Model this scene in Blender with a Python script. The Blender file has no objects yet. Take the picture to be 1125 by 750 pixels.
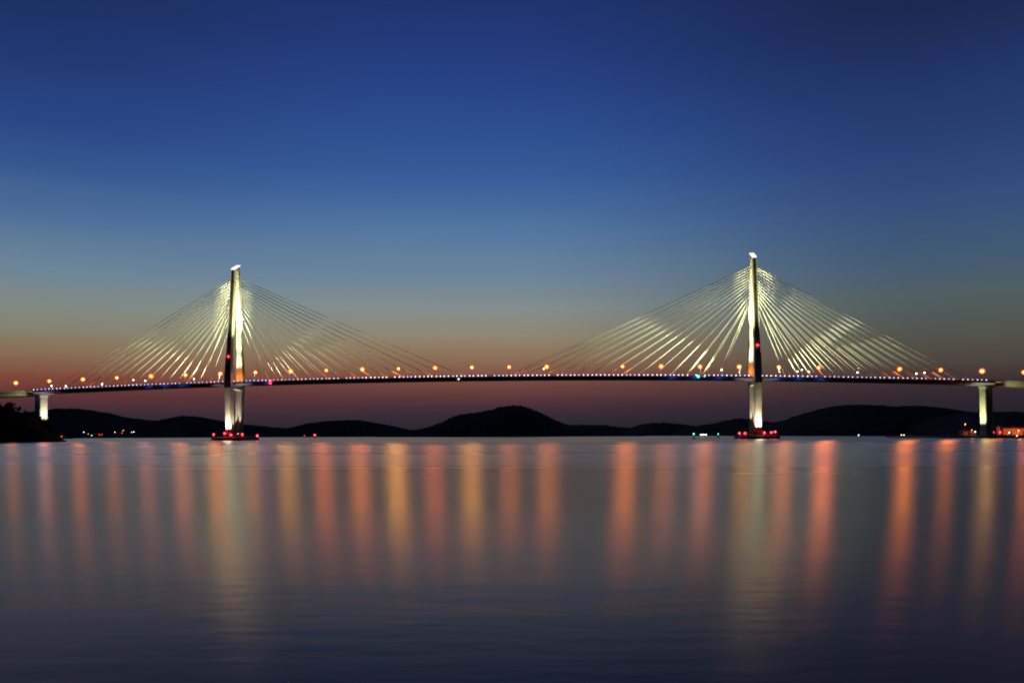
import bpy, bmesh, math, random
from mathutils import Vector, Matrix, noise
R = random.Random(7)
C = bpy.context.scene
COL = C.collection
rad = math.radians

# ------------------------------------------------------------------ helpers
def obj(name, bm, mat, parent=None, smooth=False):
    me = bpy.data.meshes.new(name)
    bmesh.ops.recalc_face_normals(bm, faces=bm.faces[:])
    bm.to_mesh(me); bm.free()
    if smooth:
        for p in me.polygons: p.use_smooth = True
    if mat: me.materials.append(mat)
    return link(name, me, parent)

def link(name, me, parent=None, loc=None):
    o = bpy.data.objects.new(name, me)
    COL.objects.link(o)
    if parent is not None: o.parent = parent
    if loc is not None: o.location = loc
    return o

def empty(name, loc, rz=0.0):
    o = bpy.data.objects.new(name, None); o.empty_display_size = 1
    COL.objects.link(o); o.location = loc; o.rotation_euler = (0, 0, rz)
    return o

def tag(o, label=None, cat=None, group=None, kind=None):
    if label: o['label'] = label
    if cat: o['category'] = cat
    if group: o['group'] = group
    if kind: o['kind'] = kind
    return o

def copy_tree(o, parent=None):
    c = o.copy(); COL.objects.link(c); c.parent = parent
    for ch in list(o.children): copy_tree(ch, c)
    return c

def box(bm, c, s, rz=0.0, bev=0.0):
    m = Matrix.Translation(c) @ Matrix.Rotation(rz, 4, 'Z') @ Matrix.Diagonal((s[0], s[1], s[2], 1))
    g = bmesh.ops.create_cube(bm, size=1.0, matrix=m)
    if bev:
        es = list({e for v in g['verts'] for e in v.link_edges})
        bmesh.ops.bevel(bm, geom=es, offset=bev, segments=2, affect='EDGES')

def loft(bm, rings, cap=True):
    vs = [[bm.verts.new(p) for p in r] for r in rings]
    n = len(vs[0])
    for a, b in zip(vs, vs[1:]):
        for i in range(n):
            bm.faces.new((a[i], a[(i + 1) % n], b[(i + 1) % n], b[i]))
    if cap:
        bm.faces.new(vs[0][::-1]); bm.faces.new(vs[-1])

def tube(bm, pts, r0, r1=None, n=8):
    r1 = r0 if r1 is None else r1
    pts = [Vector(p) for p in pts]
    rings = []
    for i, p in enumerate(pts):
        d = (pts[min(i + 1, len(pts) - 1)] - pts[max(i - 1, 0)]).normalized()
        a = d.cross(Vector((0, 0, 1)) if abs(d.z) < .95 else Vector((1, 0, 0))).normalized()
        b = d.cross(a)
        r = r0 + (r1 - r0) * i / max(1, len(pts) - 1)
        rings.append([p + (a * math.cos(t) + b * math.sin(t)) * r for t in [2 * math.pi * k / n for k in range(n)]])
    loft(bm, rings)

def lathe(bm, prof, c=(0, 0, 0), n=14):
    rings = []
    for r, z in prof:
        rings.append([Vector((c[0] + r * math.cos(2 * math.pi * k / n), c[1] + r * math.sin(2 * math.pi * k / n), c[2] + z)) for k in range(n)])
    loft(bm, rings)

def ball(bm, c, r, sub=2):
    bmesh.ops.create_icosphere(bm, subdivisions=sub, radius=r, matrix=Matrix.Translation(c))

def ball_mesh(name, r, mat, sub=2):
    bm = bmesh.new(); ball(bm, (0, 0, 0), r, sub)
    me = bpy.data.meshes.new(name); bm.to_mesh(me); bm.free(); me.materials.append(mat)
    for p in me.polygons: p.use_smooth = True
    return me

# ------------------------------------------------------------------ materials
def lin(c): return tuple(((v / 255) / 12.92 if v / 255 <= .04045 else ((v / 255 + .055) / 1.055) ** 2.4) for v in c) + (1,)

def surf(name, col, rough=.8, var=.25, scale=.5, metal=0.0, bump=0.0, stretch=(1, 1, 1)):
    m = bpy.data.materials.new(name); m.use_nodes = True
    nt = m.node_tree; n = nt.nodes; l = nt.links
    b = n['Principled BSDF']; b.inputs['Roughness'].default_value = rough; b.inputs['Metallic'].default_value = metal
    tc = n.new('ShaderNodeTexCoord'); mp = n.new('ShaderNodeMapping'); mp.inputs['Scale'].default_value = stretch
    ns = n.new('ShaderNodeTexNoise'); ns.inputs['Scale'].default_value = scale; ns.inputs['Detail'].default_value = 6
    l.new(tc.outputs['Object'], mp.inputs['Vector']); l.new(mp.outputs['Vector'], ns.inputs['Vector'])
    mx = n.new('ShaderNodeMix'); mx.data_type = 'RGBA'
    mx.inputs[6].default_value = tuple(v * (1 - var) for v in col) + (1,)
    mx.inputs[7].default_value = tuple(min(1, v * (1 + var)) for v in col) + (1,)
    l.new(ns.outputs['Fac'], mx.inputs[0]); l.new(mx.outputs[2], b.inputs['Base Color'])
    if bump:
        bp = n.new('ShaderNodeBump'); bp.inputs['Strength'].default_value = bump
        l.new(ns.outputs['Fac'], bp.inputs['Height']); l.new(bp.outputs['Normal'], b.inputs['Normal'])
    return m

def glow(name, col, s):
    m = bpy.data.materials.new(name); m.use_nodes = True
    nt = m.node_tree; nt.nodes.clear()
    e = nt.nodes.new('ShaderNodeEmission'); e.inputs[0].default_value = (*col, 1); e.inputs[1].default_value = s
    o = nt.nodes.new('ShaderNodeOutputMaterial'); nt.links.new(e.outputs[0], o.inputs[0])
    return m

M = dict(
    concrete=surf('pale_concrete', (.38, .37, .33), .85, .38, .22, bump=.15, stretch=(1, 1, .5)),
    dark_concrete=surf('stained_concrete', (.16, .16, .15), .9, .3, .3, bump=.2),
    steel=surf('painted_girder_steel', (.10, .10, .14), .5, .15, .2),
    rail=surf('grey_galvanised_steel', (.22, .22, .23), .45, .1, 1, .3),
    cable=surf('white_cable_sheath', (.62, .62, .50), .5, .05, .5),
    asphalt=surf('asphalt', (.05, .05, .05), .9, .2, 1),
    rubber=surf('black_rubber', (.03, .03, .03), .8, .1, 2),
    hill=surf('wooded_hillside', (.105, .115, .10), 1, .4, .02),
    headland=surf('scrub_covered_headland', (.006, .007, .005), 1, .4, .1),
    leaf=surf('leaf_green', (.05, .07, .03), .9, .4, .5),
    bark=surf('bark', (.06, .045, .03), .9, .3, 2),
    hull_dark=surf('dark_painted_hull', (.05, .05, .06), .5, .2, 1),
    hull_white=surf('white_painted_hull', (.6, .6, .58), .4, .1, 1),
    red_paint=surf('red_paint', (.45, .03, .03), .5, .2, 1),
    green_paint=surf('green_paint', (.03, .25, .10), .5, .2, 1),
    shed=surf('warehouse_sheet_metal', (.38, .33, .28), .7, .15, .3),
    shed_roof=surf('warehouse_roof_sheet', (.22, .20, .19), .7, .15, .3),
    glass=surf('dark_window_glass', (.03, .03, .04), .15, .05, 1),
    rock=surf('shore_rock', (.07, .065, .06), .95, .35, .3, bump=.4),
    sodium=glow('sodium_lamp_light', (1, .40, .10), 22),
    sodium_y=glow('yellow_sodium_lamp_light', (1, .52, .12), 24),
    sodium_r=glow('deep_orange_lamp_light', (1, .30, .09), 20),
    unlit=surf('unlit_lamp_globe', (.5, .48, .45), .3, .05, 1),
    led=glow('pink_white_deck_light', (1, .74, .95), 3.6),
    led_v=glow('violet_white_deck_light', (.66, .60, 1), 3.2),
    cap_led=glow('violet_cap_light', (.72, .58, 1), 2.0),
    red=glow('red_beacon_light', (1, .02, .035), 22),
    redsmall=glow('small_red_light', (1, .04, .05), 5),
    green=glow('green_marker_light', (.05, 1, .55), 10),
    greendim=glow('dim_green_light', (.10, .9, .55), 5),
    flood=glow('floodlight_lens', (1, .88, .55), 14),
    white=glow('white_lamp_light', (1, .9, .7), 9),
    blue=glow('blue_accent_light', (.05, .15, 1), 3),
)

def halo_shell(name, col, s, t=.55):
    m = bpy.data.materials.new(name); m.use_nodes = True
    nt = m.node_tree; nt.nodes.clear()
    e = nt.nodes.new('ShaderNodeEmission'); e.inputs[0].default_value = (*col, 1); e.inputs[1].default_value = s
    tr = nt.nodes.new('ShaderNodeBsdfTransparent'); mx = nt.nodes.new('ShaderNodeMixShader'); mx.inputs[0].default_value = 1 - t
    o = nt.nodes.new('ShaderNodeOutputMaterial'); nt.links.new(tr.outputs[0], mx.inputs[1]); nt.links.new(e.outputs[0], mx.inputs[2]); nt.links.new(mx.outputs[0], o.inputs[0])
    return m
for k_ in ('led', 'led_v', 'flood', 'white', 'blue', 'redsmall', 'greendim', 'green', 'red', 'sodium', 'sodium_y', 'sodium_r'): M[k_].cycles.emission_sampling = 'NONE'
M['amber_halo'] = halo_shell('glowing_amber_globe_glass', (1, .19, .025), 2.4)  # stands in for lens bloom round each lit lamp, not glass
M['amber_halo'].cycles.emission_sampling = 'NONE'
for k_ in ('hill', 'headland', 'leaf', 'rock'): M[k_].node_tree.nodes['Principled BSDF'].inputs['Specular IOR Level'].default_value = .05
# ------------------------------------------------------------------ camera
CAMH = 4.0; F = 870.0
cam = bpy.data.cameras.new('camera'); co = bpy.data.objects.new('camera', cam); COL.objects.link(co)
cam.sensor_width = 36; cam.lens = F / 1125 * 36; cam.clip_end = 60000; cam.clip_start = .1
cam.shift_y = 72.4 / 1125
co.matrix_world = Matrix.Translation((0, 0, CAMH)) @ Matrix.Rotation(rad(92), 4, 'X') @ Matrix.Rotation(rad(-0.20), 4, 'Z')
C.camera = co

def P(x, y, Z):
    """point at depth Z that stands at photo pixel (x, y): used to survey shore lines and hills"""
    yh = 477.8 - .0035 * (x - 562)
    return Vector(((x - 562.5) / F * Z, Z, (yh - y) / F * Z + CAMH))

# ------------------------------------------------------------------ bridge frame
U = Vector((.9958, -.0915, 0)); V = Vector((.0915, .9958, 0)); O0 = Vector((-23.5, 742, 0))
RZ = math.atan2(U.y, U.x)
def B(s, t, h): return O0 + U * s + V * t + Vector((0, 0, h))
def road(s): return 59.0 - 4.46e-5 * (s - 8) ** 2      # height of the edge lights along the deck
SP = 245.5; SE = 446.0

# ------------------------------------------------------------------ sky
w = bpy.data.worlds.new('World'); C.world = w; w.use_nodes = True
nt = w.node_tree; n = nt.nodes; l = nt.links; n.clear()
out = n.new('ShaderNodeOutputWorld'); bg = n.new('ShaderNodeBackground')
tc = n.new('ShaderNodeTexCoord'); sp = n.new('ShaderNodeSeparateXYZ'); l.new(tc.outputs['Generated'], sp.inputs[0])
def math_n(op, a=None, b=None, clamp=False):
    m = n.new('ShaderNodeMath'); m.operation = op; m.use_clamp = clamp
    for i, v in enumerate((a, b)):
        if v is None: continue
        if isinstance(v, (int, float)): m.inputs[i].default_value = v
        else: l.new(v, m.inputs[i])
    return m.outputs[0]
zabs = math_n('MAXIMUM', sp.outputs['Z'], 0.0)
# soft haze layering low in the sky
nz = n.new('ShaderNodeTexNoise'); nz.inputs['Scale'].default_value = 2.2; nz.inputs['Detail'].default_value = 3
mpn = n.new('ShaderNodeMapping'); mpn.inputs['Scale'].default_value = (1, 1, 16)
l.new(tc.outputs['Generated'], mpn.inputs[0]); l.new(mpn.outputs[0], nz.inputs['Vector'])
wob = math_n('MULTIPLY', math_n('SUBTRACT', nz.outputs['Fac'], .5), .020)
zz = math_n('ADD', zabs, wob)
fac = math_n('POWER', math_n('MAXIMUM', zz, 0.0), .5)
def ramp(stops):
    r = n.new('ShaderNodeValToRGB'); cr = r.color_ramp
    while len(cr.elements) > 1: cr.elements.remove(cr.elements[-1])
    first = True
    for z, c in stops:
        p = z ** .5
        if first: e = cr.elements[0]; e.position = p; first = False
        else: e = cr.elements.new(p)
        e.color = lin(c)
    l.new(fac, r.inputs[0]); return r.outputs[0]
SKY_C = [(0, (38, 37, 48)), (.010, (41, 38, 50)), (.026, (50, 41, 56)), (.036, (63, 44, 57)), (.048, (84, 50, 58)), (.060, (103, 62, 60)),
         (.075, (122, 78, 66)), (.095, (140, 110, 86)), (.124, (142, 133, 114)), (.157, (130, 141, 141)), (.20, (106, 131, 154)),
         (.25, (82, 118, 160)), (.305, (56, 94, 153)), (.36, (44, 78, 143)), (.42, (36, 63, 129)), (.48, (31, 51, 111)), (.6, (21, 36, 80)), (1, (8, 14, 34))]
SKY_L = [(0, (37, 35, 45)), (.010, (40, 36, 47)), (.026, (54, 42, 54)), (.036, (78, 45, 54)), (.050, (101, 53, 55)),
         (.066, (126, 68, 57)), (.080, (131, 93, 73)), (.096, (134, 115, 93)), (.115, (132, 128, 109)), (.14, (128, 136, 128)), (.18, (108, 132, 150)),
         (.23, (78, 112, 152)), (.28, (52, 86, 142)), (.33, (38, 67, 129)), (.39, (30, 53, 110)), (.45, (26, 42, 91)), (.6, (17, 28, 64)), (1, (8, 13, 32))]
SKY_R = [(0, (28, 28, 40)), (.010, (31, 30, 42)), (.024, (35, 32, 45)), (.036, (41, 35, 48)), (.055, (54, 42, 50)),
         (.070, (68, 57, 55)), (.090, (78, 73, 66)), (.115, (80, 83, 77)), (.15, (78, 93, 97)), (.19, (67, 90, 113)),
         (.24, (54, 80, 123)), (.30, (42, 66, 120)), (.36, (33, 54, 107)), (.42, (27, 43, 86)), (.48, (23, 35, 71)), (.6, (16, 26, 56)), (1, (7, 11, 28))]
rc, rl, rr = ramp(SKY_C), ramp(SKY_L), ramp(SKY_R)
az = math_n('ARCTAN2', sp.outputs['X'], sp.outputs['Y'])
def mr(v, a, b, c, d):
    m = n.new('ShaderNodeMapRange'); m.interpolation_type = 'SMOOTHSTEP'
    l.new(v, m.inputs[0])
    for i, k in enumerate((a, b, c, d)): m.inputs[i + 1].default_value = k
    return m.outputs[0]
def mix(f, a, b):
    m = n.new('ShaderNodeMix'); m.data_type = 'RGBA'; l.new(f, m.inputs[0]); l.new(a, m.inputs[6]); l.new(b, m.inputs[7]); return m.outputs[2]
c1 = mix(mr(az, -.10, -.62, 0, 1), rc, rl)
c2 = mix(mr(az, -.02, .50, 0, 1), c1, rr)
back = mr(sp.outputs['Y'], -.35, .75, .10, 1)
bk = n.new('ShaderNodeVectorMath'); bk.operation = 'SCALE'; l.new(c2, bk.inputs[0]); l.new(back, bk.inputs['Scale'])
sky = n.new('ShaderNodeTexSky'); sky.sky_type = 'NISHITA'; sky.sun_disc = False
sky.sun_elevation = rad(-3); sky.sun_rotation = rad(-12); sky.altitude = 0
ad = n.new('ShaderNodeVectorMath'); ad.operation = 'MULTIPLY_ADD'
l.new(sky.outputs[0], ad.inputs[0]); ad.inputs[1].default_value = (.02, .02, .02); l.new(bk.outputs[0], ad.inputs[2])
l.new(ad.outputs[0], bg.inputs[0]); bg.inputs[1].default_value = 1.0
l.new(bg.outputs[0], out.inputs[0])
# the sun has set: the sky alone lights the scene, besides the lamps
w.cycles.sampling_method = 'NONE'

# ------------------------------------------------------------------ water
m = bpy.data.materials.new('calm_sea_water'); m.use_nodes = True
nt2 = m.node_tree; nn = nt2.nodes; ll = nt2.links; nn.remove(nn['Principled BSDF'])
b = nn.new('ShaderNodeBsdfAnisotropic'); b.distribution = 'BECKMANN'; b.inputs['Anisotropy'].default_value = .34
df = nn.new('ShaderNodeBsdfDiffuse'); df.inputs[0].default_value = (.11, .062, .055, 1)
fr = nn.new('ShaderNodeFresnel'); fr.inputs[0].default_value = 1.33
gm = nn.new('ShaderNodeMapRange'); ll.new(fr.outputs[0], gm.inputs[0]); gm.inputs[1].default_value = .12; gm.inputs[2].default_value = .55
gc = nn.new('ShaderNodeMix'); gc.data_type = 'RGBA'; ll.new(gm.outputs[0], gc.inputs[0]); gc.inputs[6].default_value = (1.0, .62, .50, 1); gc.inputs[7].default_value = (.68, .73, .82, 1)
ll.new(gc.outputs[2], b.inputs['Color'])
mxs = nn.new('ShaderNodeMixShader'); ll.new(fr.outputs[0], mxs.inputs[0]); ll.new(df.outputs[0], mxs.inputs[1]); ll.new(b.outputs[0], mxs.inputs[2])
ll.new(mxs.outputs[0], nn['Material Output'].inputs[0])
tg = nn.new('ShaderNodeCombineXYZ'); tg.inputs[1].default_value = 1; ll.new(tg.outputs[0], b.inputs['Tangent'])
tcw = nn.new('ShaderNodeTexCoord')
def nzw(scale, det, st):
    mp = nn.new('ShaderNodeMapping'); mp.inputs['Scale'].default_value = st
    t = nn.new('ShaderNodeTexNoise'); t.inputs['Scale'].default_value = scale; t.inputs['Detail'].default_value = det; t.inputs['Roughness'].default_value = .68 if det > 8 else .5
    ll.new(tcw.outputs['Object'], mp.inputs[0]); ll.new(mp.outputs[0], t.inputs['Vector']); return t.outputs['Fac']
# log-spaced lanes of calmer and rougher water: log(distance) as coordinate keeps lanes of growing width offshore
sx = nn.new('ShaderNodeSeparateXYZ'); ll.new(tcw.outputs['Object'], sx.inputs[0])
lane = nzw(.006, 10, (.08, 1, 1))
mrw = nn.new('ShaderNodeMapRange'); ll.new(lane, mrw.inputs[0])
mrw.inputs[1].default_value = .40; mrw.inputs[2].default_value = .60; mrw.inputs[3].default_value = .225; mrw.inputs[4].default_value = .315
far = nn.new('ShaderNodeMapRange'); far.interpolation_type = 'SMOOTHSTEP'; ll.new(sx.outputs['Y'], far.inputs[0])   # sheltered calmer water by the near shore
far.inputs[1].default_value = 28; far.inputs[2].default_value = 130; far.inputs[3].default_value = -.015; far.inputs[4].default_value = .02
ra = nn.new('ShaderNodeMath'); ll.new(mrw.outputs[0], ra.inputs[0]); ll.new(far.outputs[0], ra.inputs[1]); ll.new(ra.outputs[0], b.inputs['Roughness'])
rip = nzw(1.6, 5, (.35, 1, 1)); swell = nzw(.22, 3, (.3, 1, 1))
bp = nn.new('ShaderNodeBump'); bp.inputs['Strength'].default_value = .085; bp.inputs['Distance'].default_value = .12
ll.new(rip, bp.inputs['Height'])
bp2 = nn.new('ShaderNodeBump'); bp2.inputs['Strength'].default_value = .13; bp2.inputs['Distance'].default_value = .25
ll.new(swell, bp2.inputs['Height']); ll.new(bp.outputs[0], bp2.inputs['Normal'])
ll.new(bp2.outputs[0], b.inputs['Normal'])
bm = bmesh.new()
xs = [-20000, -3000, -800, -200, 0, 200, 800, 3000, 20000]; ys = [-300, 0, 30, 100, 400, 1200, 5000, 30000]
g = [[bm.verts.new((x, y, 0)) for x in xs] for y in ys]
for j in range(len(ys) - 1):
    for i in range(len(xs) - 1): bm.faces.new((g[j][i], g[j][i + 1], g[j + 1][i + 1], g[j + 1][i]))
tag(obj('water', bm, m), kind='structure')

# ------------------------------------------------------------------ hills
def interp(pts, x):
    if x <= pts[0][0]: return pts[0][1]
    for (a, b_), (c, d) in zip(pts, pts[1:]):
        if x <= c:
            t = (x - a) / (c - a); t = t * t * (3 - 2 * t) * .35 + t * .65
            return b_ + (d - b_) * t
    return pts[-1][1]

def hill(pts, Z, deep, tex=1.0, mat='hill', seed=0, nx=None, ny=26):
    """terrain heightfield: ridge line from a survey list [(x, y)], shore in front, slope behind"""
    a = P(pts[0][0], 480, Z).x; c = P(pts[-1][0], 480, Z).x
    ridge = [(P(x, y, Z).x, P(x, y, Z).z) for x, y in pts]
    nx = nx or int((c - a) / (Z * .0011)) ; bm = bmesh.new(); g = []
    for j in range(ny + 1):
        v = j / ny; row = []
        yy = Z - deep * .45 + v * deep
        for i in range(nx + 1):
            x = a + (c - a) * i / nx
            h = interp(ridge, x)
            k = v / .45 if v < .45 else (1 - v) / .55
            prof = math.sin(min(1, max(0, k)) * math.pi / 2) ** .8
            nb = noise.noise(Vector((x * 4.5 / Z * 10, yy * 4.5 / Z * 10, seed))) * Z * .0022
            tr = (noise.noise(Vector((x / Z * 420, yy / Z * 420, seed + 9))) * .9 + noise.noise(Vector((x / Z * 1100, yy / Z * 900, seed + 5))) * .5) * Z * .0019 * tex
            z = h * prof * (1 + .12 * noise.noise(Vector((x / Z * 14, yy / Z * 14, seed + 3))) * (1 - abs(prof))) + (tr + nb * (1 - prof)) * min(1, prof * 3)
            z -= 1.5 * (1 - min(1, prof * 4))
            row.append(bm.verts.new((x * (1 + (yy - Z) / Z * .0), yy, z)))
        g.append(row)
    for j in range(ny):
        for i in range(nx): bm.faces.new((g[j][i], g[j][i + 1], g[j + 1][i + 1], g[j + 1][i]))
    return tag(obj('hill', bm, M[mat]), kind='structure')

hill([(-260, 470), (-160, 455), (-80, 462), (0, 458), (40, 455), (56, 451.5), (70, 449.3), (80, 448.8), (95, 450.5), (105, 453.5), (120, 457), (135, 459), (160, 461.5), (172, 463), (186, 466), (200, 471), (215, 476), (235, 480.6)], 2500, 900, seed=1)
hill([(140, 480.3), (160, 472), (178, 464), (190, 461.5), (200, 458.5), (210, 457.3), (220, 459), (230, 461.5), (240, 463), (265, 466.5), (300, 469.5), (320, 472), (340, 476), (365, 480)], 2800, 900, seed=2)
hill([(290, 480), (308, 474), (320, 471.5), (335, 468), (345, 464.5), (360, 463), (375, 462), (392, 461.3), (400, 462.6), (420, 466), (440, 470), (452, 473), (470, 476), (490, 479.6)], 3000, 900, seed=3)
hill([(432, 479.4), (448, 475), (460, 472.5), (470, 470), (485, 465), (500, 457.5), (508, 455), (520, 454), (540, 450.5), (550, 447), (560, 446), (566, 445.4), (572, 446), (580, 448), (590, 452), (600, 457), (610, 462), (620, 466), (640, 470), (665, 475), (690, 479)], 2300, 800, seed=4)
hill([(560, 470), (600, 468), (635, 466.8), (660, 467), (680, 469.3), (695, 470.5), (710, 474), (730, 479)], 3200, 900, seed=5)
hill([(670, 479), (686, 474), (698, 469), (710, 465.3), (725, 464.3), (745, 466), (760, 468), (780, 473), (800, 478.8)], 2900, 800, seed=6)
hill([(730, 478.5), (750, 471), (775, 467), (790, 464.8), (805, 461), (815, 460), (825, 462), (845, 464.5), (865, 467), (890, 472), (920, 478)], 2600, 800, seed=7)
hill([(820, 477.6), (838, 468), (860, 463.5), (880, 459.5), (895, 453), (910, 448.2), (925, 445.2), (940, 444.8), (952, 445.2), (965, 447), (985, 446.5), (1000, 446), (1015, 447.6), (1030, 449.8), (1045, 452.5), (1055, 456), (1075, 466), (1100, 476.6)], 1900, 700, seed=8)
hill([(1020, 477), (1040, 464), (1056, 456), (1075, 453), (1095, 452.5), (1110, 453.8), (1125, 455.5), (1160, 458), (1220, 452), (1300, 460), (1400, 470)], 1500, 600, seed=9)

# near headland on the left, crossing the foot of the end pier
def field(name, xs0, xs1, ys0, ys1, nx, ny, fn, mat):
    bm = bmesh.new(); g = []
    for j in range(ny + 1):
        g.append([bm.verts.new((xs0 + (xs1 - xs0) * i / nx, ys0 + (ys1 - ys0) * j / ny, fn(xs0 + (xs1 - xs0) * i / nx, ys0 + (ys1 - ys0) * j / ny))) for i in range(nx + 1)])
    for j in range(ny):
        for i in range(nx): bm.faces.new((g[j][i], g[j][i + 1], g[j + 1][i + 1], g[j + 1][i]))
    return obj(name, bm, M[mat], smooth=False)
HEAD = [(-640, 34), (-520, 33), (-470, 31), (-446, 29), (-438, 27.5), (-432, 25.2), (-424, 22.5), (-416, 18), (-406, 11), (-400, 5), (-392, 1.6), (-384, -1.5)]
def headz(x, y):
    hgt = interp(HEAD, x * 690 / y)
    k = max(0.0, 1 - abs((y - 685) / 118.0) ** 2.4)
    return hgt * k ** .5 - 2.5 * (1 - k) + noise.noise(Vector((x * .09, y * .09, 2))) * 2.2 * min(1, max(0, hgt) / 8) * k + noise.noise(Vector((x * .5, y * .5, 4))) * .9 * min(1, k * 2)
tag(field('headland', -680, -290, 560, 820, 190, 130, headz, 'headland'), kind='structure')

# ------------------------------------------------------------------ lights
def spot(name, loc, target, power, col, cone, blend=.3, size=.6, parent=None):
    d = bpy.data.lights.new(name, 'SPOT'); d.energy = power; d.color = col
    d.spot_size = rad(cone); d.spot_blend = blend; d.shadow_soft_size = size
    o = link(name, d)
    o.location = loc
    o.rotation_euler = (Vector(target) - Vector(loc)).to_track_quat('-Z', 'Y').to_euler()
    return o
def pt(name, loc, power, col, size=.3):
    d = bpy.data.lights.new(name, 'POINT'); d.energy = power; d.color = col; d.shadow_soft_size = size
    return link(name, d, None, loc)

# ------------------------------------------------------------------ the cable-stayed bridge
bridge = tag(empty('cable_stayed_bridge', (0, 0, 0)), 'long cable-stayed road bridge with two floodlit pylons and fans of cables over the water', 'bridge')

def sec(s, t, h, wx, wt, ch=.5, groove=.35):
    """plan outline of a leg: chamfered, with a shallow groove down the outer and inner face"""
    a, c = wx / 2, wt / 2; g = wx * .11
    pts = [(-a, -c + ch), (-a + ch, -c), (-g, -c), (-g * .8, -c + groove), (g * .8, -c + groove), (g, -c), (a - ch, -c), (a, -c + ch),
           (a, c - ch), (a - ch, c), (g, c), (g * .8, c - groove), (-g * .8, c - groove), (-g, c), (-a + ch, c), (-a, c - ch)]
    return [B(s + p, t + q, h) for p, q in pts]

LEG = [(3.5, 9.4, 5.9, 6.2), (30, 11.2, 6.2, 6.4), (50, 12.8, 6.7, 6.6), (62, 12.9, 6.6, 6.4), (76, 12.0, 6.1, 6.0), (84, 11.2, 5.2, 5.4), (120, 7.9, 4.6, 5.0), (150, 5.2, 4.1, 4.6)]
def leg_t(h):
    for a, c in zip(LEG, LEG[1:]):
        if h <= c[0]: return a[1] + (c[1] - a[1]) * (h - a[0]) / (c[0] - a[0])
    return LEG[-1][1] - (h - 150) * .09

def rrect(cx, cy, wx, wy, h, ch):
    a, c = wx / 2, wy / 2
    return [B(cx + p, cy + q, h) for p, q in [(-a, -c + ch), (-a + ch, -c), (a - ch, -c), (a, -c + ch), (a, c - ch), (a - ch, c), (-a + ch, c), (-a, c - ch)]]

red_me = ball_mesh('beacon', .62, M['red'])
red_small = ball_mesh('beacon', .75, M['red'])
flood_body = bmesh.new()
box(flood_body, (0, 0, .7), (.9, .5, .7), bev=.08); box(flood_body, (0, 0, .15), (.2, .2, .3))
flood_me = bpy.data.meshes.new('floodlight'); flood_body.to_mesh(flood_me); flood_body.free(); flood_me.materials.append(M['rail'])
def floodlight(loc, target, power, col, cone, blend, parent, lens=True, size=.5, name='floodlight'):
    d = (Vector(target) - Vector(loc))
    f = link(name, flood_me, parent, Vector(loc) - Vector((0, 0, 1.1))); f.rotation_euler = (0, 0, math.atan2(d.y, d.x) - math.pi / 2)
    return spot('flood_beam', Vector(loc) + d.normalized() * .9, target, power, col, cone, blend, size)

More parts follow.
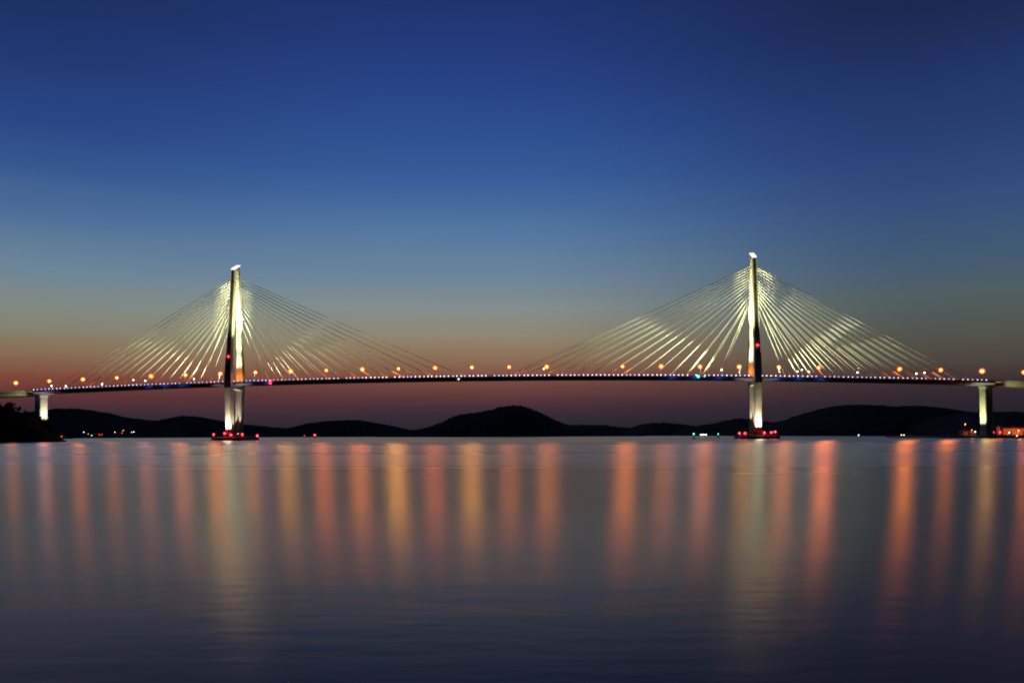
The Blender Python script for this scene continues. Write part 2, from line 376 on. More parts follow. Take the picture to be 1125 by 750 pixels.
WARM = (1, .84, .56); YEL = (1, .96, .48); PALE = (1, 1, .62); WH = (1, .95, .62)
for S0 in (-SP, SP):
    left = S0 < 0
    py = empty('pylon', (0, 0, 0)); py.parent = bridge
    inn = 1 if left else -1                      # towards mid-span
    # legs
    for sg in (-1, 1):
        topz = 164.5 if sg < 0 else 168.6
        bm = bmesh.new()
        rings = [sec(S0, sg * t, h, wx, wt) for h, t, wx, wt in LEG]
        rings.append(sec(S0, sg * leg_t(topz), topz, 3.8, 4.3))
        loft(bm, rings)
        obj('leg', bm, M['concrete'], py)
    # sloping crown joining the legs, violet light band along it
    bm = bmesh.new()
    tA, tB = -leg_t(164) - 2.0, leg_t(168) + 2.0
    rr_ = []
    for t, h in ((tA, 163.8), (0, 166.9), (tB, 169.6)):
        rr_.append([B(S0 - 1.9, t, h), B(S0 + 1.9, t, h), B(S0 + 1.9, t, h + 1.0), B(S0 - 1.9, t, h + 1.0)])
    loft(bm, rr_); obj('crown', bm, M['concrete'], py)
    bm = bmesh.new()
    rr_ = []
    for t, h in ((tA - .25, 164.1), (0, 167.3), (tB + .25, 170.0)):
        rr_.append([B(S0 - 1.95, t, h), B(S0 + 1.95, t, h), B(S0 + 1.95, t, h + 1.1), B(S0 - 1.95, t, h + 1.1)])
    loft(bm, rr_); obj('crown_light', bm, M['cap_led'], py)
    # crossbeams
    for h, dh in ((51.0, 4.2),):
        bm = bmesh.new()
        tt = leg_t(h) - 2.6
        rr_ = []
        for t, e in ((-tt, 1.2), (-tt * .55, 0), (tt * .55, 0), (tt, 1.2)):
            rr_.append([B(S0 - 2.6, t, h - dh / 2 - e * .8), B(S0 + 2.6, t, h - dh / 2 - e * .8), B(S0 + 2.6, t, h + dh / 2), B(S0 - 2.6, t, h + dh / 2)])
        loft(bm, rr_); obj('crossbeam', bm, M['concrete'], py)
    # caisson with fender rows, on the sea bed
    bm = bmesh.new()
    loft(bm, [rrect(S0 + 1, 0, 35, 38, -3, 5), rrect(S0 + 1, 0, 35, 38, 2.0, 5), rrect(S0 + 1, 0, 31, 34, 3.4, 5), rrect(S0 + 1, 0, 15, 28, 3.6, 3), rrect(S0 + 1, 0, 14, 27, 6.2, 3)])
    ft = obj('footing', bm, M['dark_concrete'], py)
    bm = bmesh.new(); box(bm, (0, 0, 0), (.7, .6, 2.4), 0, .1); f0 = obj('fender', bm, M['rubber'], ft)
    for k in range(12):
        f_ = f0 if k == 0 else link('fender', f0.data, ft)
        f_.location = B(S0 - 12.5 + k * 2.45, -19.35, 1.0); f_.rotation_euler = (0, 0, RZ)
    bm = bmesh.new()
    for a_, c_ in (((-13, -15.5), (15, -15.5)), ((15, -15.5), (15, 15.5)), ((-13, -15.5), (-13, 15.5))):
        for hh in (4.0, 4.6):
            tube(bm, [B(S0 + a_[0], a_[1], hh), B(S0 + c_[0], c_[1], hh)], .07, n=5)
        for k in range(9):
            q = k / 8; tube(bm, [B(S0 + a_[0] + (c_[0] - a_[0]) * q, a_[1] + (c_[1] - a_[1]) * q, 3.3), B(S0 + a_[0] + (c_[0] - a_[0]) * q, a_[1] + (c_[1] - a_[1]) * q, 4.6)], .06, n=5)
    obj('guard_rail', bm, M['rail'], ft)
    # red lanterns round the caisson and one on the leg
    spots_ = [(-16.5, -15, 5.6), (-3.8, -16, 6.6), (3.8, -17, 5.2), (15.5, -15, 5.6)] if left else [(-20.5, -12, 5.0), (-15.5, -15, 5.0), (3.0, -17, 5.4), (10.5, -15, 5.6), (14.5, -14, 6.2)]
    for (ds, t, h) in spots_:
        bc = link('marker_lantern', red_small, py, B(S0 + ds * .88 + (1 if left else 1.5), t, h))
        bm = bmesh.new(); tube(bm, [(0, 0, -.4), (0, 0, 2.2 - h)], .12, n=6); obj('lantern_post', bm, M['rail'], bc)
    link('beacon', red_me, py, B(S0, -leg_t(80) - 3.1, 79.5 if left else 83.5))

    # floodlights at the foot of the legs, washing them from below
    hb = 7.6
    for ds, p in ((-1.6, 1), (1.6, 1)):
        floodlight(B(S0 + ds, -15.6, 6.0), B(S0 + ds * .4, -11.0, 34), 90000, WARM, 50, .9, py)
    for ds in (-3.6, 3.6):
        floodlight(B(S0 + ds, 2.2, hb), B(S0 + ds * .62, 8.3, 30), 60000, WARM, 26, .8, py)
    # side faces turned to mid-span
    floodlight(B(S0 + inn * 8.5, -8.5, 5.0), B(S0 + inn * 2, -10.5, 36), 60000, WARM, 45, .9, py)
    # crossbeam wash
    floodlight(B(S0, -3, hb), B(S0, -1, 51), 160000, WARM, 22, .8, py)
    # upper pylon: from the deck edges, onto both legs
    rz_ = road(S0)
    for ds in (26 * inn,):
        floodlight(B(S0 + ds, -9.6, rz_ + 1.2), B(S0, leg_t(128), 128), 3400000, WH, 18, .9, bridge, size=.4)
    floodlight(B(S0 + 5, -9.3, rz_ + 1.0), B(S0 + 1, leg_t(112), 118), 900000, YEL, 34, .9, bridge, size=.4)
    for ds in (-22, 22):  # outrigger arms added past the deck edge to light the near leg's front
        bm = bmesh.new(); tube(bm, [B(S0 + ds, -10.3, rz_ - 1.6), B(S0 + ds, -17.6, rz_ - .8)], .16, n=6); tube(bm, [B(S0 + ds, -10.3, rz_ - 2.3), B(S0 + ds, -15, rz_ - 1.1)], .1, n=6); obj('bracket', bm, M['rail'], bridge)
        floodlight(B(S0 + ds, -17.5, rz_ + 0.6), B(S0, -leg_t(146), 150), 2300000, YEL, 26, 1, bridge, size=.4)

# deck: trapezoidal box girder with fascia
def deck_part(name, s0, s1, prof, mat, parent, step=9.0):
    bm = bmesh.new(); k = max(2, int((s1 - s0) / step)); rings = []
    for i in range(k + 1):
        s = s0 + (s1 - s0) * i / k; z = road(s)
        rings.append([B(s, t, z + dz) for t, dz in prof])
    loft(bm, rings); return obj(name, bm, mat, parent)
PROF = [(-10.2, -.55), (-10.5, -1.0), (-10.5, -2.3), (-6.8, -4.0), (6.8, -4.0), (10.5, -2.3), (10.5, -1.0), (10.2, -.55)]
deck = deck_part('deck', -SE, SE + 3, PROF, M['steel'], bridge)
tag(deck_part('carriageway', -SE, SE + 3, [(-7.6, -.53), (7.6, -.53), (7.6, -.49), (-7.6, -.49)], M['asphalt'], deck))
for sg in (-1, 1):
    bm = bmesh.new()
    for hh in (-.05, .35, .75):
        tube(bm, [B(s, sg * 9.9, road(s) + hh) for s in [-SE + (2 * SE + 3) * i / 90 for i in range(91)]], .07, n=4)
    for i in range(300):
        s = -SE + 1 + i * 3.0
        if s < SE + 2: tube(bm, [B(s, sg * 9.9, road(s) - .55), B(s, sg * 9.9, road(s) + .75)], .06, n=4)
    obj('railing', bm, M['rail'], deck)

# deck edge lights: the 100 that show largest are parts, the others one part
led_a = ball_mesh('deck_light', .48, M['led']); led_b = ball_mesh('deck_light', .45, M['led_v'])
pos = []
s = -SE + 2
while s < SE - 2:
    if R.random() > .035: pos.append(s + R.uniform(-.35, .35))
    s += 3.9
pos.sort(key=lambda q: (B(q, -10.6, road(q))).length)
rest = bmesh.new(); rest_v = bmesh.new()
for i, s in enumerate(pos):
    p = B(s, -10.75, road(s) + .05); vio = R.random() < (.62 if s < -150 else .3)
    if i < 100: link('deck_light', led_b if vio else led_a, deck, p)
    else:
        ball(rest_v if vio else rest, p, .40 if not vio else .38, 1)
rest_o = obj('deck_light', rest, M['led'], deck); rest_o['kind'] = 'stuff'
rest_o = obj('deck_light', rest_v, M['led_v'], deck); rest_o['kind'] = 'stuff'

# channel lights hung on the fascia
for s, me_, dz in ((-205.5, M['red'], -1.0), (-205.5, M['red'], -3.1), (193.5, M['green'], -1.2), (199, M['greendim'], -1.0), (-25, M['white'], -2.9)):
    r_ = .75 if me_ in (M['red'],) else (.95 if me_ == M['green'] else .5)
    o = link('channel_light', ball_mesh('channel_light', r_, me_), deck, B(s, -11.4, road(s) + dz))
    bm = bmesh.new(); box(bm, (0, .5, .0), (.3, .8, .3)); obj('bracket', bm, M['rail'], o)

# blue accent fixtures washing the fascia
for zone, cnt in (((-438, -424), 1), ((-335, -285), 3), ((-236, -200), 2), ((160, 222), 3), ((254, 310), 3)):
    for k in range(cnt):
        s = zone[0] + (zone[1] - zone[0]) * (k + .5) / cnt; p = B(s, -12.6, road(s) - 4.6)
        bm = bmesh.new(); tube(bm, [B(s, -9.2, road(s) - 3.0), p + Vector((0, .3, -.1))], .08, n=5); box(bm, p, (.6, .4, .35), RZ)
        obj('accent_light', bm, M['rail'], deck)
        pt('accent_glow', p + Vector((0, .1, .45)), 650, (.08, .22, 1), .2)

# stay cables
def cable(s0, t0, h0, s1, t1, h1):
    bm = bmesh.new(); a = B(s0, t0, h0); c = B(s1, t1, h1)
    L = (c - a).length; pts = []
    for k in range(9):
        q = k / 8; p = a.lerp(c, q); p.z -= L * .0035 * 4 * q * (1 - q); pts.append(p)
    tube(bm, pts, .21, n=8)
    return obj('stay_cable', bm, M['cable'], bridge, smooth=True)
for S0 in (-SP, SP):
    for d_ in (-1, 1):
        side = (S0 < 0) == (d_ < 0)
        o0, o1 = (30, 184) if side else (32, 227)
        for k in range(14):
            f = k / 13; off = o0 + (o1 - o0) * f
            ht = 127 + 30.5 * f ** .92
            s1 = S0 + d_ * off
            for sg in (-1, 1):
                cable(S0 + d_ * 2.0, sg * (leg_t(ht) - 2.25), ht, s1, sg * 8.4, road(s1) - .6)

# floodlights for the cable fans
def fan_spots(S0, d_, items):
    for off, t, (ta, th), power, cone, col in items:
        s = S0 + d_ * off
        floodlight(B(s, t, road(s) + 1.3), B(S0 + d_ * ta, t * .6, th), power, col, cone, .75, bridge, size=.3)
for S0 in (-SP, SP):
    for d_ in (-1, 1):
        side = (S0 < 0) == (d_ < 0)
        k_ = .9 if S0 > 0 else (.62 if side else .45)
        if side:
            fan_spots(S0, d_, [(4, 0, (138, 102), 1600000 * k_, 38, PALE), (-16, 0, (46, 116), 620000 * k_, 56, PALE), (36, 0, (2, 146), 170000 * k_, 36, PALE)])
        else:
            fan_spots(S0, d_, [(4, 0, (170, 112), 2500000 * k_, 37, PALE), (-16, 0, (46, 116), 620000 * k_, 54, PALE), (36, 0, (2, 146), 170000 * k_, 36, PALE)])

# bright lenses of the floodlights that face the camera
lens_me = ball_mesh('flood_lens', .5, M['flood'])
for x, dz in ((-427, 3), (-412, 2), (-375, 2.4), (-343, 5), (-331, 3.6), (-282, 3.6), (54, 6), (214.5, 5), (281, 4.2), (285, 6), (291, 4.2), (333, 4.2), (383, 4.2), (390, 5.2)):
    s = x
    fl = link('flood_lens', lens_me, bridge, B(s, -9.2, road(s) + dz))
    bm = bmesh.new(); tube(bm, [(0, 0, -.3), (0, 0, -dz - .5)], .09, n=5); box(bm, (0, .35, .05), (1.0, .5, .9)); obj('mast', bm, M['rail'], fl)

# end piers of the bridge: wall piers, lit on the face turned to mid-span
def pier(s, ztop, zbase, parent, wx=6.2, wt=11.0, lit=True):
    p = empty('pier', (0, 0, 0)); p.parent = parent
    bm = bmesh.new()
    loft(bm, [rrect(s, 0, wx + .6, wt + .6, zbase, .5), rrect(s, 0, wx, wt, zbase + 8, .5), rrect(s, 0, wx, wt, ztop - 3, .5)])
    obj('shaft', bm, M['concrete'], p)
    bm = bmesh.new()
    loft(bm, [rrect(s, 0, wx + .2, wt + .2, ztop - 3, .5), rrect(s, 0, wx + .8, wt + 1.2, ztop - 1.0, .5), rrect(s, 0, wx + .8, wt + 1.2, ztop, .5)])
    obj('pier_cap', bm, M['concrete'], p)
    return p
pl = pier(-SE + 2, road(-SE) - 4.1, 1, bridge)
pr = pier(SE - .5, road(SE) - 4.1, 2.0, bridge)
bm = bmesh.new(); loft(bm, [rrect(SE - .5, -4, 34, 30, -3, 3), rrect(SE - .5, -4, 34, 30, 1.8, 3), rrect(SE - .5, -3, 20, 20, 2.6, 2)]); obj('footing', bm, M['dark_concrete'], pr)
for t in (-3.2, 3.2):
    floodlight(B(-SE + 12, t, 14), B(-SE + 4.5, t * .6, 36), 48000, (1, .83, .60), 62, .9, pl)
    floodlight(B(SE - 10.5, t, 3.6), B(SE - 3, t * .6, 32), 85000, (.95, 1, .42), 56, .9, pr)

# ------------------------------------------------------------------ approach viaducts (concrete box girders)
APR = [(-10.2, -.4), (-10.5, -1.2), (-7.2, -2.0), (-6.2, -5.2), (6.2, -5.2), (7.2, -2.0), (10.5, -1.2), (10.2, -.4)]
for nm, s0, s1, lab in (('approach_viaduct', -640, -SE - .3, 'concrete approach viaduct leading off to the left over the wooded headland'), ('approach_viaduct', SE + 3.3, 640, 'concrete approach viaduct leading off to the right above the harbour')):
    va = tag(empty(nm, (0, 0, 0)), lab, 'viaduct')
    deck_part('girder', s0, s1, APR, M['concrete'], va)
    bm = bmesh.new()
    for sg in (-1, 1):
        tube(bm, [B(s, sg * 9.9, road(s) + .5) for s in (s0, (s0 + s1) / 2, s1)], .08, n=5)
        q = s0 + .5
        while q < s1: tube(bm, [B(q, sg * 9.9, road(q) - .4), B(q, sg * 9.9, road(q) + .5)], .06, n=4); q += 4
    obj('railing', bm, M['rail'], va)
    for sp_ in ((-520, -590) if s0 < 0 else (530, 600)):
        pier(sp_, road(sp_) - 5.3, 2, va, 4.5, 9)
# wash on the viaduct sides next to the end piers
spot('flood_beam', B(-SE - 1.5, -22, 46), B(-SE - 26, -8, 45), 16000, (1, .95, .5), 85, 1, .4)
spot('flood_beam', B(SE + 5, -22, 46), B(SE + 30, -8, 46), 16000, (1, .95, .45), 85, 1, .4)
for s_, o_ in ((-SE - 1.5, pl), (SE + 5, pr)):
    bm = bmesh.new(); tube(bm, [B(s_, -8.5, 44.6), B(s_, -22, 45.4)], .18, n=6); box(bm, B(s_, -22, 45.5), (.8, .6, .5), RZ); obj('lamp_arm', bm, M['rail'], o_)

# ------------------------------------------------------------------ street lamps
def lamp_proto(mat):
    root = empty('street_lamp', (0, 0, 0))
    bm = bmesh.new(); tube(bm, [(0, 0, 0), (0, 0, 4.5), (0, 0, 9.0)], .17, .09, n=8); lathe(bm, [(.3, 0), (.3, .35), (.18, .5)], n=8); obj('post', bm, M['rail'], root)
    bm = bmesh.new(); tube(bm, [(0, 0, 8.8), (0, .3, 9.6), (0, .9, 10.05), (0, 1.9, 10.2)], .08, n=6); lathe(bm, [(.15, .0), (.55, -.12), (.6, -.3)], (0, 2.0, 10.35), 10); obj('arm', bm, M['rail'], root)
    if mat == M['unlit']: link('globe', ball_mesh('globe', 1.0, mat), root, (0, 2.0, 9.2))
    else:
        gl = link('globe', ball_mesh('globe', 2.2, M['amber_halo'], 3), root, (0, 2.0, 9.2))  # bloom around the bulb, added as a see-through emissive ball
        link('bulb', ball_mesh('bulb', .9, mat), gl)
    return root
protos = {k: lamp_proto(M[m_]) for k, m_ in (('o', 'sodium'), ('y', 'sodium_y'), ('r', 'sodium_r'), ('u', 'unlit'))}
used = set()
LAMPS = []   # s positions surveyed from the rhythm of 35 m
for k in range(-15, 16): LAMPS.append(21 + 35.15 * k)
OFF = {2, 9}
LAMP_W = 40000
def ordn(k): return ['first', 'second', 'third', 'fourth', 'fifth', 'sixth', 'seventh', 'eighth', 'ninth', 'tenth', 'eleventh', 'twelfth'][k]
LAMPS = [s for s in LAMPS]
iL = [i for i, s in enumerate(LAMPS) if s < -SP]; iM = [i for i, s in enumerate(LAMPS) if -SP <= s <= SP]; iR = [i for i, s in enumerate(LAMPS) if s > SP]
for i, s in enumerate(LAMPS):
    k = i - 15
    if s < -505 or s > 545: continue
    typ = 'u' if k in OFF else ('y' if k in (-7, -6, -3, -1, 6, 12) else ('r' if k in (-10, 5, 8, 13, 14) else R.choice('oor')))
    src = protos[typ]
    if typ in used: o = copy_tree(src)
    else: o = src; used.add(typ)
    o.location = B(s, -2.0, road(s) - .5); o.rotation_euler = (0, 0, RZ)
    if typ != 'u':
        GS = R.uniform(.78, 1.12)
        # the lamp itself: the light hangs just under its bulb
        for ch in o.children:
            if ch.name.startswith('globe'): ch.scale = (GS,) * 3
        lv = R.uniform(.5, 1.25) * (.45 if s < -270 else 1.0) * (.8 if -270 < s < -120 else 1) * (.85 if s > 250 else 1) * (.6 if abs(abs(s) - SP) < 36 else 1)
        spot('lamp_light', B(s, 0, road(s) + 7.6), B(s, 0, 0), LAMP_W * lv, {'y': (1, .34, .035), 'o': (1, .20, .02), 'r': (1, .165, .022)}[typ], 178, .06, .35)
    col = {'u': 'unlit', 'y': 'yellow-orange', 'r': 'deep orange', 'o': 'orange'}[typ]
    if i in iL: where = '%s left of the left pylon' % ordn(iL[-1] - i)
    elif i in iM:
        a_, b__ = i - iM[0], iM[-1] - i
        where = '%s right of the left pylon' % ordn(a_) if a_ <= b__ else '%s left of the right pylon' % ordn(b__)
    else: where = '%s right of the right pylon' % ordn(i - iR[0])
    tag(o, ('%s street lamp on the deck, %s' % ('unlit' if typ == 'u' else 'glowing ' + col, where)), 'street lamp', 'street lamps along the bridge')

# added orange flood on each far leg, boosting the nearby street lamp's glow
for S0 in (-SP, SP):
    floodlight(B(S0, -6.5, road(S0) + .6), B(S0, leg_t(66), 64), 26000, (1, .25, .04), 60, .9, bridge, size=.3)

# ------------------------------------------------------------------ buoys
def buoy(x, ywater, label, body, lightmat, scale=1.0, lit_r=.7):
    yh = 477.8 - .0035 * (x - 562); Z = CAMH * F / (ywater - yh)
    root = tag(empty('buoy', (P(x, ywater, Z).x, Z, 0)), label, 'buoy', 'channel marker buoys')
    bm = bmesh.new(); lathe(bm, [(.6, -.9), (1.3, -.4), (1.45, .2), (1.35, .6), (.5, .8)], n=16); obj('float', bm, body, root, True)
    bm = bmesh.new()
    for k in range(4):
        a = k * math.pi / 2 + .4
        tube(bm, [(math.cos(a) * 1.0, math.sin(a) * 1.0, .6), (math.cos(a) * .35, math.sin(a) * .35, 3.4)], .08, n=5)
    for z, r in ((1.5, .78), (2.5, .55)):
        tube(bm, [(math.cos(q * math.pi / 4) * r, math.sin(q * math.pi / 4) * r, z) for q in range(9)], .06, n=5)
    lathe(bm, [(.5, 3.3), (.55, 3.45), (.5, 3.6)], n=10); obj('frame', bm, body, root)
    link('lantern', ball_mesh('lantern', lit_r, lightmat), root, (0, 0, 3.6 + lit_r * .8))
    root.scale = (scale,) * 3
    return root
buoy(282.7, 484.0, 'red-lit buoy floating just right of the left pylon footing', M['red_paint'], M['red'], 1.0, .75)
buoy(345.8, 481.8, 'red-lit buoy farther right in the open channel before the low hills', M['red_paint'], M['red'], 1.2, .8)
buoy(334.5, 480.9, 'faint red buoy, the farthest and smallest one left of mid-channel', M['red_paint'], M['redsmall'], 1.0, .7)
buoy(762.0, 482.6, 'green-lit buoy nearest the camera, left of the right pylon footing', M['green_paint'], M['greendim'], 1.1, .55)
buoy(788.8, 481.0, 'dim green-lit buoy between the white ship and the right pylon footing', M['green_paint'], M['greendim'], 1.1, .5)

# ------------------------------------------------------------------ boats
def boat(x, Z, L, label, hullmat, lights, rz=0.0, cabin=True):
    root = tag(empty('boat', (P(x, 480, Z).x, Z, 0), rz), label, 'boat')
    bm = bmesh.new(); rings = []
    for q in (-.5, -.42, -.2, .1, .32, .46, .52):
        wd = L * .13 * (1 if q < .1 else max(.04, 1 - ((q - .1) / .42) ** 2)); sh = L * (.05 + .05 * max(0, q) * 2)
        rings.append([(q * L, -wd * .6, -.5), (q * L, wd * .6, -.5), (q * L, wd, sh), (q * L, -wd, sh)])
    loft(bm, rings); obj('hull', bm, hullmat, root)
    if cabin:
        bm = bmesh.new(); box(bm, (-L * .18, 0, L * .05 + L * .06), (L * .28, L * .17, L * .12), bev=.1); box(bm, (-L * .15, 0, L * .05 + L * .15), (L * .16, L * .13, L * .06), bev=.08); c_ = obj('cabin', bm, M['hull_white'], root)
        bm = bmesh.new(); box(bm, (-L * .15, 0, L * .205), (L * .165, L * .136, L * .025)); obj('window', bm, M['glass'], c_)
    bm = bmesh.new(); tube(bm, [(-L * .1, 0, L * .1), (-L * .1, 0, L * .32)], .08, n=6); obj('mast', bm, M['rail'], root)
    for dx, z, r, mt in lights: link('lamp', ball_mesh('lamp', r, mt), root, (dx * L, -L * .08, z))
    return root
boat(773, 1500, 17, 'small white ship with bright deck lamps left of the right pylon', M['hull_white'], [(-.35, 3.6, .9, M['white']), (-.15, 3.9, .9, M['white']), (.05, 3.6, .9, M['white']), (.25, 3.4, .8, M['white'])])
boat(943, 1250, 9, 'small dark boat with one white lamp off the big right-hand hill, left of two', M['hull_dark'], [(-.1, 2.2, .55, M['white'])], .4)
boat(991.5, 1150, 10, 'small dark boat with two white lamps off the big right-hand hill, right of two', M['hull_dark'], [(-.2, 2.2, .5, M['white']), (.15, 2.0, .5, M['white'])], -.2)
boat(73, 1500, 26, 'low dark barge with a pink lamp moored at the tip of the left headland', M['hull_dark'], [(-.3, 4.6, .9, M['redsmall'])])
boat(1117, 640, 8, 'small moored boat below the orange-lit quay at the right edge', M['hull_dark'], [(-.1, 2.0, .25, M['white'])], .1)

# ------------------------------------------------------------------ far shore lamps on the left
def shore_lamp(x, y, Z, col, r, label):
    p = P(x, y, Z)
    root = tag(empty('shore_lamp', (p.x, Z, 0)), label, 'lamp', 'lamps on the far left shore')
    bm = bmesh.new(); tube(bm, [(0, 0, -1), (0, 0, p.z - r * .6)], .25, .14, n=6); obj('post', bm, M['rail'], root)
    link('globe', ball_mesh('globe', r, M[col]), root, (0, 0, p.z))
for x, y, c_, r, lab in ((92, 474.5, 'white', .75, 'white lamp on the far left shore, leftmost of its row'), (97, 476.5, 'white', .45, 'dim white lamp low on the far left shore, second from the left'),
        (101, 478.2, 'white', .6, 'white lamp at the waterline of the far left shore'), (109, 477, 'red', .55, 'red lamp on the far left shore, left one of a close red pair'), (112, 477.3, 'red', .5, 'red lamp on the far left shore, right one of a close red pair'),
        (126.3, 474.5, 'white', .65, 'white lamp on the far left shore, just left of the red mast lamps'), (134, 475.3, 'red', .5, 'red lamp on the far left shore beside a taller white lamp'),
        (135.5, 472.7, 'white', .5, 'tallest white lamp on the far left shore'), (144.5, 474.6, 'white', .55, 'white lamp on the far left shore, left one of the last pair'), (147, 474.3, 'white', .8, 'brightest white lamp on the far left shore, rightmost of its row')):
    shore_lamp(x, y, 2080, c_, r, lab)

# ------------------------------------------------------------------ harbour on the right
bm = bmesh.new()
pts = [(405, 716), (478, 704), (640, 690), (640, 900), (405, 860)]
loft(bm, [[Vector((x, y, -3)) for x, y in pts], [Vector((x, y, 2.3)) for x, y in pts]])
tag(obj('quay', bm, M['dark_concrete']), kind='structure')
def warehouse(x, y, L, D, H, rz, label):
    r_ = tag(empty('warehouse', (x, y, 2.3), rz), label, 'warehouse')
    bm = bmesh.new(); box(bm, (0, 0, H / 2), (L, D, H)); obj('wall', bm, M['shed'], r_)
    bm = bmesh.new(); loft(bm, [[(-L / 2 - .4, -D / 2 - .5, H), (-L / 2 - .4, D / 2 + .5, H), (-L / 2 - .4, D / 2 + .5, H + .2), (-L / 2 - .4, 0, H + D * .16), (-L / 2 - .4, -D / 2 - .5, H + .2)],
        [(L / 2 + .4, -D / 2 - .5, H), (L / 2 + .4, D / 2 + .5, H), (L / 2 + .4, D / 2 + .5, H + .2), (L / 2 + .4, 0, H + D * .16), (L / 2 + .4, -D / 2 - .5, H + .2)]]); obj('roof', bm, M['shed_roof'], r_)
    k = max(1, int(L / 9))
    for i in range(k):
        q = -L / 2 + (i + .5) * L / k
        bm = bmesh.new(); box(bm, (q, -D / 2 - .06, 1.7), (3.2, .12, 3.4)); obj('door', bm, M['hull_dark'], r_)
        bm = bmesh.new(); box(bm, (q + 3.2, -D / 2 - .05, 3.2), (1.4, .1, .9)); obj('window', bm, M['glass'], r_)
warehouse(470, 742, 26, 12, 6.2, -.05, 'long low warehouse at the right edge washed in orange lamp light')
warehouse(432, 752, 11, 8, 3.6, -.05, 'small low shed on the quay just right of the right end pier')
sr = tag(empty('silo', (452.5, 738, 2.3)), 'slim pale silo standing on the quay beside the long warehouse', 'silo')
bm = bmesh.new(); lathe(bm, [(1.5, 0), (1.5, 7.6), (1.3, 7.8)], n=18); obj('drum', bm, M['shed'], sr, True)
bm = bmesh.new(); lathe(bm, [(1.6, 7.8), (1.5, 8.1), (.2, 9.2)], n=18); obj('cone_roof', bm, M['shed_roof'], sr)
sr = tag(empty('tank', (442.5, 744, 2.3)), 'squat round storage tank between the small shed and the silo', 'tank')
bm = bmesh.new(); lathe(bm, [(3, 0), (3, 4.2), (2.6, 4.6), (.3, 5.4)], n=22); obj('drum', bm, M['shed'], sr, True)
bm = bmesh.new(); tube(bm, [(3.2 * math.cos(q * math.pi / 8), 3.2 * math.sin(q * math.pi / 8), 4.4) for q in range(17)], .07, n=5); obj('guard_rail', bm, M['rail'], sr)
def quay_lamp(x, y, h, col, r, label, energy=0, lc=(1, .2, .05)):
    root = tag(empty('quay_lamp', (x, y, 2.3)), label, 'lamp', 'lamps on the harbour quay')
    bm = bmesh.new(); tube(bm, [(0, 0, 0), (0, 0, h)], .12, .08, n=6); tube(bm, [(0, 0, h), (0, -.8, h + .25)], .07, n=5); obj('post', bm, M['rail'], root)
    link('globe', ball_mesh('globe', r, M[col]), root, (0, -.95, h + .05))
    if energy: pt('quay_glow', Vector((x, y - 1.6, 2.3 + h - .5)), energy, lc, .4)
quay_lamp(411.5, 706 + 14, 10.0, 'sodium_r', .30, 'pink-orange lamp on a tall post at the left end of the quay')
quay_lamp(421.5, 722, 3.2, 'white', .4, 'small white lamp just left of the right end pier')
quay_lamp(438, 722, 2.6, 'red', .55, 'red lamp just right of the right end pier, left of two', 1300, (1, .04, .02))
quay_lamp(443.5, 721, 2.8, 'red', .6, 'red lamp in front of the storage tank, right of two', 1300, (1, .06, .02))
quay_lamp(452.5, 722, 2.3, 'white', .45, 'low white lamp in front of the silo', 600, (1, .6, .3))
quay_lamp(461.2, 722, 4.2, 'sodium_r', .30, 'red-orange lamp before the left end of the long warehouse', 9000, (1, .16, .03))
quay_lamp(474, 720, 4.6, 'sodium_r', .28, 'red-orange lamp before the right end of the long warehouse', 9000, (1, .14, .03))
quay_lamp(426, 735, 5.0, 'sodium_r', .2, 'dim orange lamp between the small shed and the pier', 2500, (1, .25, .05))
# red spot on an arm, aimed at the right viaduct's side
spot('flood_beam', B(505, -20, 44), B(512, -8, 48), 16000, (1, .03, .02), 90, 1, .4)
bm = bmesh.new(); tube(bm, [B(505, -9, 51.8), B(505, -20, 43.8)], .15, n=6); box(bm, B(505, -20, 43.6), (.8, .6, .5), RZ); o = obj('red_lamp_arm', bm, M['rail'])
tag(o, 'lamp arm under the right viaduct throwing red light on its side', 'lamp')

# shore rocks at the quay's left end and round the pier foot
rk = bmesh.new()
for i in range(10):
    pass
rk.free()
rock_i = 0
for i, (x, y, r_) in enumerate([(397, 712, 3.2), (401, 706, 2.4), (408, 704, 2.0), (393, 720, 2.2), (403, 715, 2.8)]):
    bm = bmesh.new(); ball(bm, (0, 0, 0), r_, 3)
    for v in bm.verts: v.co *= 1 + .35 * noise.noise(v.co * .6 + Vector((i * 7, 0, 0))); v.co.z *= .6
    tag(obj('rock', bm, M['rock']), ['largest dark rock off the left end of the quay', 'dark rock in front of the quay end', 'small dark rock close to the quay wall', 'outermost small rock left of the quay', 'flat dark rock nestled against the quay corner'][i], 'rock', 'rocks off the quay end').location = (x, y, .2)

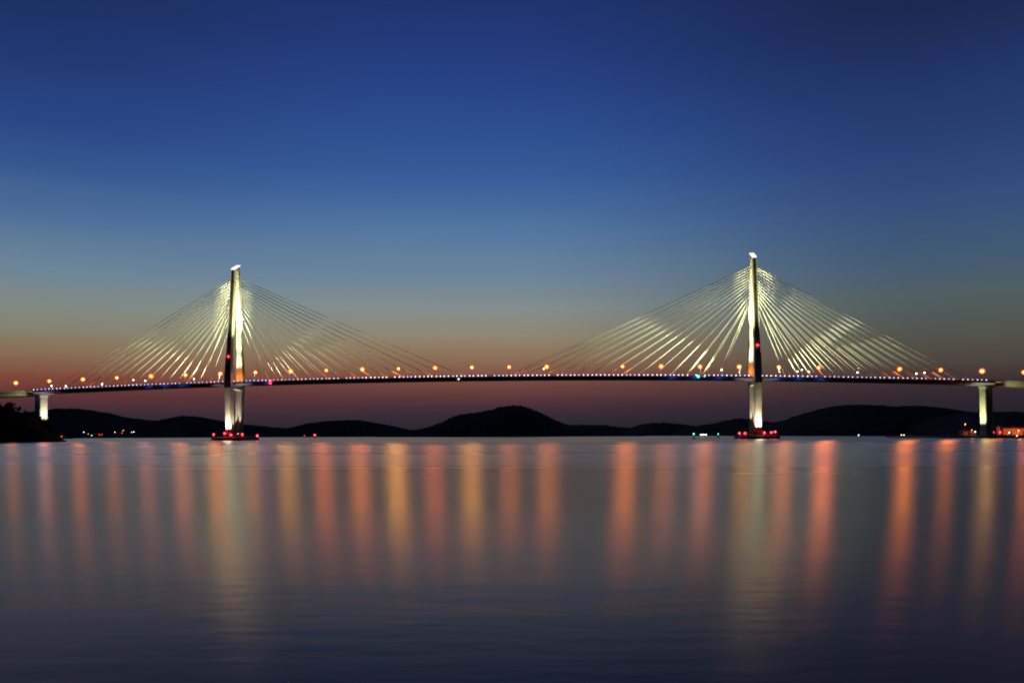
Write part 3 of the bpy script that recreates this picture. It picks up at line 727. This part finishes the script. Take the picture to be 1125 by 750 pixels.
# ------------------------------------------------------------------ trees on the headland
def tree_proto(seed, H):
    r = random.Random(seed); root = empty('tree', (0, 0, 0))
    bm = bmesh.new(); tube(bm, [(0, 0, -.5), (.1, .05, H * .3), (-.1, .1, H * .6), (.05, 0, H * .85)], H * .03, H * .008, n=7)
    for k in range(7):
        a = r.uniform(0, 6.28); z = H * r.uniform(.3, .65); q = H * r.uniform(.2, .34)
        tube(bm, [(0, 0, z), (math.cos(a) * q * .5, math.sin(a) * q * .5, z + q * .3), (math.cos(a) * q, math.sin(a) * q, z + q * .75)], H * .012, H * .003, n=5)
    obj('trunk', bm, M['bark'], root)
    bm = bmesh.new()
    cl = [(Vector((r.gauss(0, H * .17), r.gauss(0, H * .17), H * r.uniform(.38, .92))), H * r.uniform(.09, .17)) for _ in range(22)]
    for c, q in cl:
        for _ in range(75):
            d = Vector((r.gauss(0, 1), r.gauss(0, 1), r.gauss(0, .8))).normalized() * q * r.uniform(.5, 1.1)
            p = c + d; s_ = r.uniform(.16, .34)
            a = Vector((r.gauss(0, 1), r.gauss(0, 1), r.gauss(0, 1))).normalized(); b_ = a.orthogonal().normalized() * s_; a = a * s_ * 1.4
            bm.faces.new([bm.verts.new(p + a), bm.verts.new(p + b_), bm.verts.new(p - a), bm.verts.new(p - b_)])
    obj('crown', bm, M['leaf'], root)
    return root
tp = [tree_proto(11, 8.5), tree_proto(12, 7), tree_proto(13, 10)]
tl = [('pier', -440, -425)]
tspots = []
base = B(-SE, 0, 0)
for dx, dy in ((3, -12), (7.5, -10), (12, -13), (-3, -13), (-9, -12), (16, -9), (10, -5), (19, -14)):
    tspots.append((base.x + dx, base.y + dy))
for i in range(26):
    ty = R.uniform(655, 705); tspots.append(((-404 - i * 3.6 + R.uniform(-3, 3)) * ty / 690, ty))
NAMES = []
for i, (x, y) in enumerate(tspots):
    k = i % 3
    src = tp[k]; o = src if i < 3 else copy_tree(src)
    z = headz(x, y)
    if i < 8: z = min(z, 22)
    sc_ = R.uniform(.75, 1.1) if i < 8 else R.uniform(.45, .8)
    o.location = (x, y, z - .3); o.rotation_euler = (0, 0, R.uniform(0, 6)); o.scale = (sc_, sc_, sc_)
    if i < 8: lab = 'dark leafy tree with light behind it at the foot of the left end pier'; g_ = 'trees at the foot of the left end pier'
    else: lab = 'black silhouetted tree on the crest of the left headland under the viaduct'; g_ = 'trees on the left headland'
    tag(o, lab, 'tree', g_)

# ------------------------------------------------------------------ render
C.view_settings.view_transform = 'Standard'; C.view_settings.look = 'None'
C.view_settings.exposure = 0; C.view_settings.gamma = 1
C.cycles.use_denoising = True; C.cycles.use_adaptive_sampling = False
C.cycles.filter_width = 1.9
C.cycles.max_bounces = 4; C.cycles.glossy_bounces = 3; C.cycles.diffuse_bounces = 2
C.cycles.caustics_reflective = True
C.cycles.sample_clamp_indirect = 10
C.cycles.use_light_tree = True
